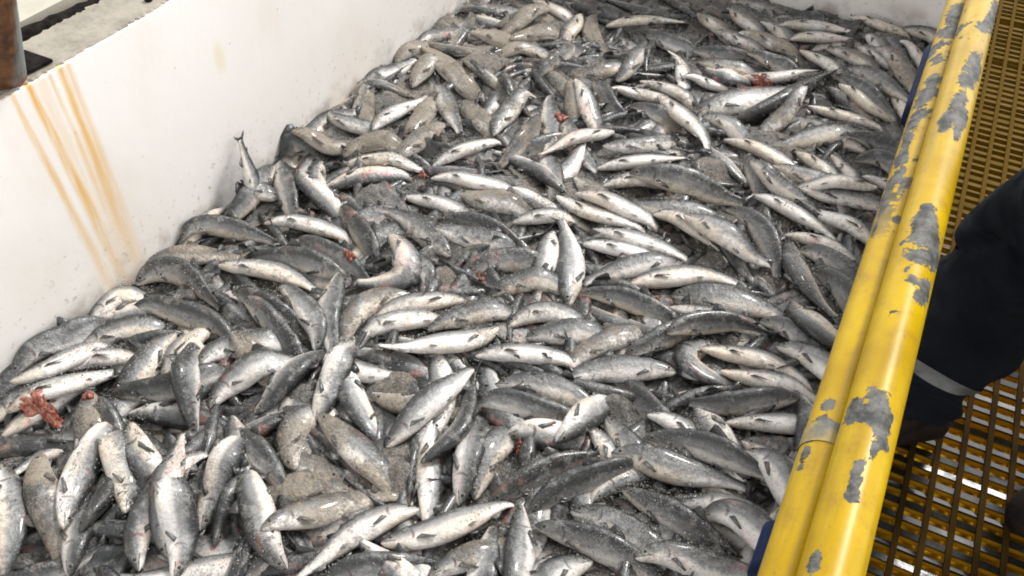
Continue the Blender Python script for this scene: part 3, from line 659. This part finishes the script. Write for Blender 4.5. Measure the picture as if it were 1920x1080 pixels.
# every fish one can pick out: head, middle, tail (picture points), tone, side its back faces, [blood], [own label]
# tones: d dark back up, k nearly black, s silver side, w pale belly, b slimy beige
FISH = """
1000,2 1030,12 1062,28 w u
930,48 955,38 1000,28 b u
1030,18 990,40 955,45 b u
880,58 915,66 955,82 b u
955,72 995,66 1030,55 b u
720,112 748,98 782,88 b u
790,84 825,110 862,142 b u
815,108 840,128 872,152 b u
770,162 786,138 806,108 b l
945,140 955,165 972,192 d l
700,262 712,275 732,292 s u
740,295 782,262 832,232 b u
760,255 790,222 815,182 b l
935,106 985,84 1032,112 b u
1005,142 1040,115 1072,84 d l
820,158 842,200 862,248 s r
865,188 892,215 922,247 b u .1
1060,135 1110,132 1168,124 s u
1155,136 1182,115 1212,90 s l
1065,148 1070,172 1076,198 b l .3
1085,28 1078,45 1065,62 w l .6 | small pinkish white salmon snout jutting up near the top edge
1080,150 1104,190 1116,232 w r .4
1112,152 1138,188 1168,212 d r
1200,152 1245,165 1292,176 w u
1145,166 1192,178 1250,186 w u .15
1180,195 1210,204 1242,214 d u
1210,65 1245,76 1282,86 d u
1135,50 1208,34 1292,42 w u | long pale salmon arched near the top edge above the darker mass
1310,24 1328,38 1350,52 b u
1345,50 1380,66 1412,86 b u .4
1365,14 1395,34 1422,55 s u .5
1385,60 1440,76 1482,92 b u
1425,38 1448,50 1472,66 s u
1510,0 1558,12 1602,20 d u
1460,46 1538,48 1622,66 w u | large pale salmon lying level just below the far wall
1480,74 1540,68 1610,72 w u
1592,32 1640,42 1692,60 w u | plump pale salmon touching the far white wall
1300,90 1362,100 1432,126 d u
1400,100 1438,108 1478,128 d u
1310,110 1350,118 1392,130 s u
1690,52 1715,56 1748,66 s u
1650,66 1668,78 1688,96 d r
1615,65 1638,70 1662,82 s u
1685,80 1714,92 1735,124 w u
1610,85 1645,98 1682,120 s u
1550,90 1590,100 1632,122 b u
1500,95 1532,108 1566,130 w u
1640,96 1682,118 1716,162 b u | fat mottled salmon lying against the rail near the far wall
1660,170 1690,192 1718,222 s r
1590,124 1650,150 1712,192 d u
1570,134 1622,170 1682,216 d u
1280,142 1315,150 1352,162 w u
1320,128 1355,142 1398,152 w d .9
1300,212 1392,190 1500,160 s u | big silver salmon stretched below the bloodied white one, tail to the right
1372,212 1470,185 1572,130 k d | long straight blade-dark salmon crossing near the right rail
1390,130 1452,138 1542,124 w u .9 | white salmon with fresh red blood along its lower edge
1550,165 1570,175 1592,192 w l .5
1575,160 1612,182 1640,206 w r
1515,194 1580,214 1656,218 w u | bright white salmon lying level below the crossing dark blade
1310,208 1340,222 1372,236 s u
1590,250 1640,264 1692,286 k u
1610,274 1645,290 1682,312 k u
1560,290 1578,305 1602,332 w r
1495,286 1520,300 1552,322 w u
1615,330 1632,334 1652,342 w u
1500,190 1480,215 1440,225 b u
1360,250 1432,282 1520,318 w u | long pale salmon pointing up left amid grey slush
1235,185 1298,222 1328,288 w r | pale salmon bent round at its tail above the middle
695,242 745,208 802,175 w u .1
1010,212 985,262 930,318 d l | large dark salmon reared over its neighbours, back to the left
922,248 950,215 982,168 s l
1150,245 1075,256 1000,292 w u 1 | pink-bellied white salmon with a bloody gill
1130,272 1205,272 1292,262 s u | dark salmon with a bluish white lower flank, lying level
1118,316 1190,300 1292,294 w u
1126,350 1160,340 1198,334 w u
1180,322 1290,336 1405,384 d u | long grey salmon slanting to the lower right from the middle slush
1080,332 1100,350 1130,378 b u .2
1385,290 1405,308 1422,335 d r
1410,300 1435,322 1462,350 s r
1450,310 1530,338 1622,366 s u
1500,350 1570,362 1652,386 s u
1642,350 1610,345 1560,338 w u
600,292 568,272 545,262 k u
545,270 590,262 640,272 b u
640,278 680,268 720,262 b u
640,312 680,302 735,294 w u
610,356 680,330 752,320 w d .9
810,312 858,282 928,264 w u .1 | bright white-flanked salmon left of the dark reared one
808,334 868,332 952,352 w u .4
600,300 590,335 610,370 s l
530,300 535,345 545,392 s r
510,308 482,350 428,408 d u | dark round-backed salmon beside the upright tail
560,322 575,350 620,385 w l .1
392,378 376,398 352,428 w l | small pale salmon leaning up on the white wall
320,444 405,412 508,448 d u | dark arched salmon nearest the left wall, humped in the middle
495,418 560,412 642,438 w u
550,450 592,458 642,486 d u
640,382 668,412 692,462 d r
848,480 785,418 706,388 s u | long silver salmon lit along its back, head at lower right
755,368 818,374 882,408 w u
860,348 900,352 960,372 b u
820,412 905,414 978,462 k u | near-black slim salmon curved down to the right
815,424 870,444 942,456 s u .1
1225,394 1302,412 1368,490 w u
1370,388 1428,418 1458,492 d r | dark-backed salmon pointing up left above the grey mush
1410,364 1492,392 1572,456 w u | pale salmon slanting down to the right near the rail
1470,440 1515,442 1562,462 w u .7
1045,364 1112,394 1200,426 w u
1080,362 1140,368 1212,408 w u .2
960,400 1000,392 1045,398 w u .6
1110,430 1192,444 1292,488 w u
1090,456 1150,462 1218,482 w u .1
1350,400 1342,425 1362,452 b l
1280,420 1380,450 1440,490 s u
1640,462 1622,440 1598,418 w r .2
1500,454 1548,464 1592,512 d u
1525,500 1555,515 1592,552 k u
1482,448 1498,535 1578,602 s l | clean silver salmon hanging tail up beside the rail
650,502 565,486 480,478 d u
245,514 335,472 458,486 b u
252,532 332,508 418,582 d u | grimy humped salmon below the foot of the rust streaks
410,496 498,496 595,546 w u | pale salmon with a dark cheek spot, brown slush below it
870,508 935,482 1002,492 d u
800,542 800,508 760,482 s r
735,438 762,512 658,528 w d .1 | white salmon bent into a hook, head up
1035,425 1020,480 1008,562 w l
1062,572 1074,480 1048,404 s l | silver salmon lying head down, dark tail fin raised over it
1280,494 1180,492 1095,528 s u
1175,518 1290,504 1412,544 w u .3 | long pale salmon with a red cut behind the gill
920,552 965,528 1008,518 s u
775,530 705,556 650,608 b u .3
875,562 798,552 714,588 w u .1
1088,546 1172,556 1268,598 d u | dark-backed salmon right of the head-down pair
640,508 615,580 620,662 s r | slim silver salmon standing upright in the picture left of the middle
440,545 475,560 520,582 d u
460,560 520,600 552,668 d r
595,658 590,585 528,530 s r | stout silver salmon curving from upper left to lower middle
145,602 168,560 242,552 w u
170,616 215,592 272,584 w d
135,656 200,622 282,612 s u
438,642 372,582 262,572 d u | large dark salmon sloping down from the rust streaks
325,618 302,655 252,708 s l
338,612 358,650 366,694 w l
-70,770 5,716 78,668 d u
-40,800 20,752 95,716 s u
2,696 72,642 168,612 d u | long dark salmon lying along the foot of the left wall
290,700 310,680 332,658 w l
125,696 150,680 188,668 w u
20,716 58,700 102,682 w u
370,686 422,652 498,630 s u
440,620 460,650 500,690 b u
670,636 728,600 802,590 w u
800,608 862,596 932,578 s u
932,604 835,652 698,644 w u .1 | bright white-bellied salmon in a shallow S near the centre
950,606 1018,578 1082,600 w u
985,630 1050,618 1112,624 s u
1060,692 1115,640 1192,618 b u .3
1170,662 1215,645 1262,622 d u
890,656 970,660 1062,672 w u .5
1260,544 1395,560 1502,618 s u | long silver salmon passing over the curled one towards the rail
1255,572 1340,566 1432,622 w u
1425,598 1465,605 1502,628 d u
1480,566 1515,608 1572,642 w d .3
1250,622 1345,590 1452,628 k u .2
1350,618 1282,672 1372,722 b l | salmon curled into a ring, pale rim showing
1312,652 1405,662 1512,714 w u .2 | bright broad salmon lying inside the curl of another
1350,694 1410,705 1482,722 w u .9
1460,634 1512,642 1562,692 s u
1270,690 1165,684 1060,710 s u .05
205,736 305,730 405,700 d u | dark heavy salmon lying level below the left wall corner
235,770 262,768 302,774 w d
390,764 428,720 492,676 s u
480,778 520,722 560,678 s r
365,812 350,765 352,710 d l
645,672 662,760 702,818 s l
592,796 612,730 642,668 w r .2 | white-sided salmon with a brown cheek standing over the mush
695,742 730,750 782,756 b d
720,836 785,772 876,690 s u | speckled silver salmon slanting up to the right below the centre
930,718 1065,722 1138,796 s u
790,868 882,792 892,688 d r | great grey-backed salmon beside the speckled one
1100,788 1010,760 918,750 d u | dark thick salmon lying level right of the grey-backed pair
1500,736 1390,756 1262,750 d u | long dark salmon lying level under the curled one
1140,778 1152,805 1182,838 s r
1105,796 1118,815 1132,836 w r
1215,776 1250,782 1290,806 w u
1300,768 1325,785 1346,824 w l
1358,790 1428,800 1502,792 w u .1 | plump white salmon beside the rail below the long dark one
1500,742 1510,760 1518,782 s l
0,818 55,782 125,728 w u .3 | white-flanked salmon at the left edge above torn red flesh
10,770 35,755 70,735 w u
160,728 168,775 172,835 b l .7
75,848 88,940 105,1042 b l
185,742 215,790 220,850 d r
240,962 238,890 218,832 w r .15
125,992 146,898 192,802 w r .1 | pale salmon with a yellowish belly and dark cheek spot
242,796 262,845 286,888 w l | short pale salmon lying head up in a dark hollow
430,780 450,850 445,922 s l
4,868 30,955 12,1052 w r .2
150,1002 172,955 198,908 d r
130,1075 135,1045 142,1018 s r
170,1052 190,1065 214,1090 k u
380,996 402,925 425,850 w r
300,940 330,885 352,870 k u
255,1072 268,960 332,866 s l | broad silver salmon, tail between the dark hollows
400,1022 415,985 432,938 k l
310,1048 308,985 325,932 w l .3
330,1088 352,1015 338,950 w r .5
535,1070 478,995 470,890 s l | wide silver salmon with a dark left side at the bottom
545,925 518,885 488,850 d r
548,882 535,830 560,790 b l
600,772 648,828 716,884 b u .1 | broad clean beige-brown salmon below the white-sided one
640,902 615,890 585,880 b u
670,915 610,905 560,912 b u
950,818 980,812 1012,814 w d
1045,830 1068,812 1090,792 w d
885,936 892,882 932,834 s l
865,948 868,900 880,846 s r
1205,818 1320,828 1448,896 d u | long grey salmon passing under the rail from the lower middle
1400,842 1430,855 1462,882 s u
1146,846 1270,876 1412,920 s u | large silver salmon with a yellowish snout
1280,942 1325,938 1378,950 w u
1310,962 1370,965 1432,1002 b u
1160,972 1200,975 1242,992 s u
1112,944 1132,925 1160,902 w d
915,938 1005,885 1122,850 k u | near-black ragged salmon, upper of the touching black pair
988,962 1075,905 1168,868 k u | near-black wet salmon, lower of the touching black pair
1168,912 1260,958 1362,1036 d u | dark-backed salmon slanting under the rail below the silver one
1070,955 1155,980 1242,1042 s u
1030,1042 1020,1060 1005,1085 w l
1110,1050 1080,1062 1040,1082 w l
785,952 685,984 548,1074 w u | white salmon with a dark tail stretching to the lower left
670,1016 712,1045 762,1092 w l .1
488,990 600,952 748,928 b u .1 | spotted greyish salmon with a pointed white snout
930,984 916,1040 900,1100 s r
972,944 976,1020 962,1110 s l
714,1014 830,992 952,942 w u .1 | broad white-bellied salmon with a narrow black gill slit
1003,982 1110,1002 1225,1082 d u | very long dark glossy salmon at the bottom right of the middle
1190,1042 1305,1048 1422,1085 s u
600,1090 640,1070 680,1062 d u
800,1080 840,1060 880,1040 b u
"""
entries = []
for ln in FISH.strip().splitlines():
    lab = None
    if '|' in ln: ln, lab = ln.split('|'); lab = lab.strip()
    q = ln.split(); P3 = [tuple(float(v) for v in a.split(',')) for a in q[:3]]
    entries.append((P3, q[3], q[4], float(q[5]) if len(q) > 5 else 0., lab))
# coverage of the picture by the listed fish, to find the gaps the loose ones fill
cov = np.zeros((108, 192))
for P3, *_ in entries:
    A, M, B = (np.array(p) for p in P3)
    for s_ in np.linspace(0, 1, 14):
        c = quad3(A, M, B, s_); i, j = int(c[1]//10), int(c[0]//10); r = 3 if c[1] > 500 else 2
        cov[max(i-r, 0):i+r+1, max(j-r, 0):j+r+1] = 1
def in_heap(px, py):
    p = atz(px, py, ZP); return XW+.06 < p[0] < XE-.02 and p[1] < YB-.08 and -30 < px < 1840 and -40 < py < 1110
# 1) the deep layer nobody can count : one heap mesh, half sunk in slush
DV = []; DF = []; DU = []; DM = []; 
for k in range(900):
    x = rng.uniform(XW+.1, XE-.08); y = rng.uniform(.75, YB-.1); a = rng.uniform(0, 2*math.pi); L = rng.uniform(.5, .66)
    c0 = np.array([x, y, ZP-.115+rng.uniform(-.035, .03)]); dv = np.array([math.cos(a), math.sin(a), rng.uniform(-.05, .05)])*L/2; bn = np.cross(dv, (0, 0, 1))*rng.uniform(-.35, .35)
    A, M, B = c0-dv, c0+bn, c0+dv
    for q in (A, M, B): q[0] = min(max(q[0], XW+.06), XE-.06); q[1] = min(q[1], YB-.07)
    rl = rng.uniform(-1.6, 1.6); CC = quad3(A, M, B, np.linspace(0, 1, 21)); uu = np.linspace(0, 1, 21)
    Cf = lambda u, CC=CC: np.array([np.interp(u, uu, CC[:, i]) for i in range(3)])
    Df = lambda u, CC=CC, rl=rl: math.cos(rl)*np.array((0, 0, 1.))+math.sin(rl)*_n(np.cross((0, 0, 1.), B-A))
    v, f, u_, m_ = fish_arrays(Cf, Df, L); b = len(DV); DV += v; DF += [tuple(i+b for i in q) for q in f]; DU += u_; DM += m_
    us = np.linspace(.02, .97, 24); stamp([Cf(u) for u in us], np.interp(us, PU, PW)*.55*L, np.interp(us, PU, PW)*.45*L)
deep = mesh_obj('deeper_salmon', DV, DF, None, None, True, DU, [M_FISH, M_FIN, M_EYE], DM); deep.color = (.6, .45, .3, 0)
tag(deep, 'lower layer of salmon half sunk in grey ice slush under the others', 'fish', kind='stuff')
# slush sheet between them
Hs = ZP-.108+BASE*.6
for k in range(26):
    a = rng.uniform(-40, 40); b = rng.uniform(-40, 40); Hs = Hs+.0022*np.sin(a*gx[None]+b*gy[:, None]+rng.uniform(0, 6))
Hs = Hs+rng.normal(size=Hs.shape)*.0022
# mounds of slush where the photograph shows bare slush or mush
for (px, py, r, hh) in ((745, 700, .14, .05), (560, 720, .10, .045), (740, 860, .15, .05), (1160, 745, .10, .035), (1060, 545, .07, .02), (1340, 300, .16, .045), (1440, 245, .22, .05), (960, 345, .20, .045), (1080, 350, .12, .03), (1350, 470, .13, .035), (1480, 335, .16, .035), (880, 390, .08, .03), (830, 500, .13, .045), (700, 350, .14, .05), (720, 170, .2, .05), (640, 215, .16, .05), (900, 95, .25, .05), (1000, 30, .3, .05), (60, 900, .12, .02), (640, 880, .10, .03), (1590, 400, .12, .03), (1380, 620, .06, .02), (1200, 880, .04, .0), (700, 130, .12, .05), (590, 250, .12, .05), (910, 560, .08, .03), (1500, 60, .12, .02)):
    c = atz(px, py, ZP); Hs = Hs+(hh*1.15+.035)*np.exp(-((gx[None]-c[0])**2+(gy[:, None]-c[1])**2)/(r*r)*1.4)
Hs = np.minimum(Hs, ZP+.03)
Fq = [(i*NX+j, i*NX+j+1, (i+1)*NX+j+1, (i+1)*NX+j) for i in range(NY-1) for j in range(NX-1)]
XX, YY = np.meshgrid(gx, gy)
XX = np.clip(XX, XW-.02, XE+.02); YY = np.clip(YY, None, YB+.03)
slush = mesh_obj('ice_slush', np.stack([XX.ravel(), YY.ravel(), Hs.ravel()], 1), Fq, M_SLUSH, smooth=True)
tag(slush, 'grey gritty ice slush filling the gaps between the salmon', 'ice slush', kind='stuff')
H = np.maximum(H, Hs)
# 2) loose fish filling what the listed ones leave open
made = []    # (object, picture points, tone, bend, custom label)
NFILL = 300-len(entries)-1; cand = 0; order = []
while NFILL > 0 and cand < 4000:
    cand += 1
    px, py = rng.uniform(0, 1780), rng.uniform(0, 1090)
    if not in_heap(px, py): continue
    i, j = min(int(py//10), 107), min(int(px//10), 191); q = cov[max(i-3, 0):i+4, max(j-3, 0):j+4].mean()
    if q > .62-.0*cand and cand < 2600 or q > .9: continue
    cov[max(i-2, 0):i+3, max(j-2, 0):j+3] += .5
    P = atz(px, py, ZP); a = rng.normal(-.35, .75)+(math.pi if rng.random() < .5 else 0)
    if px < 900 and py > 700: a += 1.1
    L = rng.uniform(.54, .66); dv = np.array([math.cos(a), math.sin(a), 0])*L/2; bn = np.array([-dv[1], dv[0], 0])*rng.uniform(-.35, .35)
    A, B = P-dv, P+dv
    for q in (A, B): q[0] = min(max(q[0], XW+.07), XE-.04); q[1] = min(q[1], YB-.08)
    far = py < 330 and px < 1250
    order.append((py, [tuple(proj(A)), tuple(proj(P+bn)), tuple(proj(B))], ('b' if rng.random() < .6 else 's') if far else rng.choice(list('ddssswwb')))); NFILL -= 1
order.sort(key=lambda e: e[0])
for py, P3, tone in order:
    Cf, Df, L, pts = lay_fish(*P3, tone, None, sink=.2, zoff=-.02)
    made.append((make_fish(Cf, Df, L, tone, rng.choice([0, 0, .2, .5]), rng.uniform(.8, 1.)), pts, tone, P3, None))
# 3) the listed fish
BLOOD = [(88, 787), (162, 738), (1428, 150), (1052, 218), (655, 475), (900, 528), (976, 842), (792, 326), (1235, 545), (700, 350), (320, 1040), (830, 500)]
def near_blood(m):
    d = min(math.hypot(m[0]-a, m[1]-b) for a, b in BLOOD); return max(0, .9-d/110)
for P3, tone, side, blood, lab in entries:
    Cf, Df, L, pts = lay_fish(*P3, tone, side, sink=.52)
    far = P3[1][1] < 300 and P3[1][0] < 1250
    g = None if not far else min(TONES[tone][1]+.35, 1)
    if P3[1][0] > 1150 and P3[1][1] > 350: g = TONES[tone][1]*.4
    made.append((make_fish(Cf, Df, L, tone, max(blood, near_blood(P3[1]), .25 if rng.random() < .3 else 0), rng.uniform(.9, 1.1), g), pts, tone, P3, lab))
# the tail that stands up against the wall
PT = [atz(520, 372, ZP-.03), atz(478, 352, ZP+.0), atz(466, 318, ZP+.10), atx(449, 256, XW+.05)]
uu4 = np.array([0, .42, .66, .96]); fine = np.linspace(0, 1, 31); CT = np.array([[np.interp(f, uu4, [p[i] for p in PT]) for i in range(3)] for f in fine])
for _ in range(5): CT[1:-1] = .25*CT[:-2]+.5*CT[1:-1]+.25*CT[2:]
Cf = lambda u: np.array([np.interp(u, fine, CT[:, i]) for i in range(3)])
Df = lambda u: _n(np.array((-.35, .9, .1)))
made.append((make_fish(Cf, Df, .60, 'k'), [tuple(proj(Cf(0))), tuple(proj(Cf(.5))), tuple(proj(Cf(.98)))], 'd', [(520, 372), (478, 352), (449, 256)], 'salmon whose forked dark tail stands upright against the white wall'))

# labels: what it looks like, which way it lies, and what it lies beside
LM = [((462, 300), 'the upright tail'), ((225, 500), 'the foot of the rust streaks')]
SHORT = {}
marks = [('pink-bellied', 'the pink-bellied salmon'), ('dark reared' , None), ('reared over', 'the reared dark salmon'), ('bluish white', 'the bluish-flanked salmon'), ('crossing near', 'the long blade-dark salmon'), ('fresh red blood', 'the bloodied white salmon'), ('bent into a hook', 'the hook-shaped salmon'), ('head down, dark', 'the head-down silver salmon'), ('shallow S', 'the central S-shaped salmon'), ('into a ring', 'the ring-curled salmon'), ('great grey-backed', 'the great grey-backed salmon'), ('yellowish snout', 'the yellow-snouted salmon'), ('upper of the', 'the near-black pair'), ('very long dark glossy', 'the long glossy dark salmon'), ('black gill slit', 'the salmon with a black gill slit'), ('spotted greyish', 'the spotted white-snouted salmon'), ('yellowish belly', 'the yellow-bellied salmon'), ('humped in the middle', 'the humped dark salmon by the wall'), ('hanging tail up', 'the tail-up salmon by the rail'), ('lying level just below the far', 'the big pale salmon by the far wall'), ('amid grey slush', 'the pale salmon amid slush'), ('near-black slim', 'the slim near-black salmon'), ('slim silver', 'the upright slim silver salmon'), ('left edge above torn', 'the torn red flesh at left'), ('stout silver', 'the stout curving silver salmon'), ('broad silver salmon', 'the broad silver salmon at bottom left'), ('arched near the top', 'the arched pale salmon at the top'), ('plump white', 'the plump white salmon by the rail'), ('tail to the right', 'the big silver salmon below the blood')]
for o, pts, tone, P3, lab in made:
    if lab:
        for k, nme in marks:
            if nme and k in lab: LM.append((P3[1], nme)); break
def dirword(dx, dy):
    a = math.degrees(math.atan2(-dy, dx)) % 360
    return ['right', 'upper right', 'top', 'upper left', 'left', 'lower left', 'bottom', 'lower right'][int((a+22.5)//45) % 8]
REL = {'right': 'right of', 'upper right': 'above right of', 'top': 'above', 'upper left': 'above left of', 'left': 'left of', 'lower left': 'below left of', 'bottom': 'below', 'lower right': 'below right of'}
LOOK = dict(d=['dark-backed', 'charcoal-backed', 'grey-backed'], k=['near-black', 'blackish'], s=['silver-grey', 'silver-sided', 'steel-grey'], w=['pale', 'whitish', 'pale-bellied'], b=['slimy beige', 'scum-coated', 'muddy beige'])
seen = set(); fishes = []
for o, pts, tone, P3, lab in made:
    if lab: seen.add(lab)
for o, pts, tone, P3, lab in made:
    A, M, B = (np.array(p) for p in P3); mid = M
    if not lab:
        hd_ = dirword(*(A-B)); L2 = np.linalg.norm(B-A); bend = np.linalg.norm(M-(A+B)/2)/max(L2, 1)
        shape = 'bent' if bend > .16 else ('slightly bowed' if bend > .07 else 'straight')
        near = sorted(LM, key=lambda e: np.hypot(*(mid-np.array(e[0]))))
        done = False
        for look in LOOK[tone]:
            for e in near[:9]:
                dv = mid-np.array(e[0]); dist = np.hypot(*dv); where = ('just ' if dist < 90 else '' if dist < 190 else 'well ')+REL[dirword(*dv)]
                for lab_ in (f'{look} {shape} salmon, head to the {hd_}, {where} {e[1]}', f'{"small " if L2 < 95 else "large "}{look} salmon, head to the {hd_}, {where} {e[1]}'):
                    if lab_ not in seen and len(lab_.split()) <= 16: lab = lab_; done = True; break
                if done: break
            if done: break
        seen.add(lab)
    tag(o, lab, 'fish', 'dead salmon heaped in the hold'); fishes.append(o)

# torn flesh lying on the heap
def lump(px, py, r, lab, seed, el=1.4, ang=0.):
    """a flattened ragged scrap draped over what lies below it"""
    p = atz(px, py, ZP+.03); z0 = hget(p[0], p[1], .02); p = atz(px, py, z0); q = np.random.default_rng(seed)
    ph = q.uniform(0, 6, 8); V = [(p[0], p[1], hget(p[0], p[1])+.010)]; Fc = []; nr, na = 9, 40; ca, sa = math.cos(ang), math.sin(ang)
    for i in range(1, nr+1):
        for k in range(na):
            a = 2*math.pi*k/na; R_ = r*(1+.28*math.sin(3*a+ph[0])+.2*math.sin(5*a+ph[1])+.16*math.sin(9*a+ph[2])+q.normal()*.03)*i/nr
            x, y = R_*math.cos(a)*el*.8, R_*math.sin(a)*.75; x, y = p[0]+x*ca-y*sa, p[1]+x*sa+y*ca
            f = 1-(i/nr)**2; hh = f*(.011+.006*math.sin(x*210+ph[3])*math.sin(y*260+ph[4])+.004*math.sin((x+y)*420+ph[5])+q.normal()*.0015)-.004*(1-f)
            V.append((x, y, hget(x, y, .012)+hh))
    for k in range(na): Fc.append((0, 1+k, 1+(k+1) % na))
    for i in range(nr-1):
        for k in range(na): a = 1+i*na; Fc.append((a+k, a+na+k, a+na+(k+1) % na, a+(k+1) % na))
    n = len(V); V += [(x, y, z-.012) for x, y, z in V[1+(nr-1)*na:]]
    for k in range(na): Fc.append((n-na+k, n+k, n+(k+1) % na, n-na+(k+1) % na))
    Fc.append(tuple(n+k for k in reversed(range(na))))
    tag(mesh_obj('torn_flesh', V, Fc, M_FLESH, smooth=True), lab, 'fish flesh', 'scraps of torn salmon flesh')
for a in ((88, 787, .050, 'largest scrap of torn orange red flesh, near the left edge', 1, 1.7, .4), (162, 738, .030, 'red scrap on a fish just above the orange flesh at left', 2, .9), (1428, 150, .034, 'bright red bloody scrap under the white salmon at upper right', 3, 2.2, .1),
          (1052, 218, .040, 'dull red scrap above the pink-bellied salmon', 4, 1.1), (655, 475, .028, 'dark red scrap beside the dark fish left of the hook-shaped salmon', 5, 1.), (900, 528, .036, 'pinkish scrap in the brown mush left of the head-down fish', 6, 1.3), (976, 842, .024, 'small bright orange scrap above the near-black pair', 7, 1.2, -1.),
          (792, 326, .026, 'red scrap at the snout of the white-flanked salmon', 8, 1.3), (1235, 545, .032, 'red and white entrails under the long pale salmon', 9, 1.2), (1180, 640, .0, '', 0)):
    if a[2] > 0: lump(*a)

# crushed ice and grit lying over everything
N = 100000; k = np.arange(N)
px = rng.uniform(XW+.02, XE-.01, N*3); py = rng.uniform(.8, YB-.03, N*3)
dens = np.zeros(N*3)
for _ in range(16):
    a, b, c = rng.uniform(-9, 9), rng.uniform(-9, 9), rng.uniform(0, 7); dens += np.sin(a*px+b*py+c)
for _ in range(16):
    a, b, c = rng.uniform(-30, 30), rng.uniform(-30, 30), rng.uniform(0, 7); dens += .8*np.sin(a*px+b*py+c)
ii = ((py-GY0)/GS).astype(int); jj = ((px-GX0)/GS).astype(int); hz = H[ii, jj]
dens = dens/3.2-(hz-ZP)*11+rng.normal(size=N*3)*.55
sel = np.argsort(-dens)[:N]; px, py, hz = px[sel], py[sel], hz[sel]
dec = rng.uniform(.0010, .0027, N)*np.where(rng.random(N) < .05, 1.9, 1)
oct_ = np.array([(1, 0, 0), (-1, 0, 0), (0, 1, 0), (0, -1, 0), (0, 0, 1), (0, 0, -1)], float)
J = oct_[None]+rng.normal(size=(N, 6, 3))*.28; Vi = J*dec[:, None, None]+np.stack([px, py, hz-.001], 1)[:, None]
tf = np.array([(0, 2, 4), (2, 1, 4), (1, 3, 4), (3, 0, 4), (2, 0, 5), (1, 2, 5), (3, 1, 5), (0, 3, 5)])
Fi = (tf[None]+(np.arange(N)*6)[:, None, None]).reshape(-1, 3)
ice = mesh_obj('crushed_ice', Vi.reshape(-1, 3), Fi, M_ICE)
tag(ice, 'crushed ice grains scattered over the salmon heap', 'ice', kind='stuff')
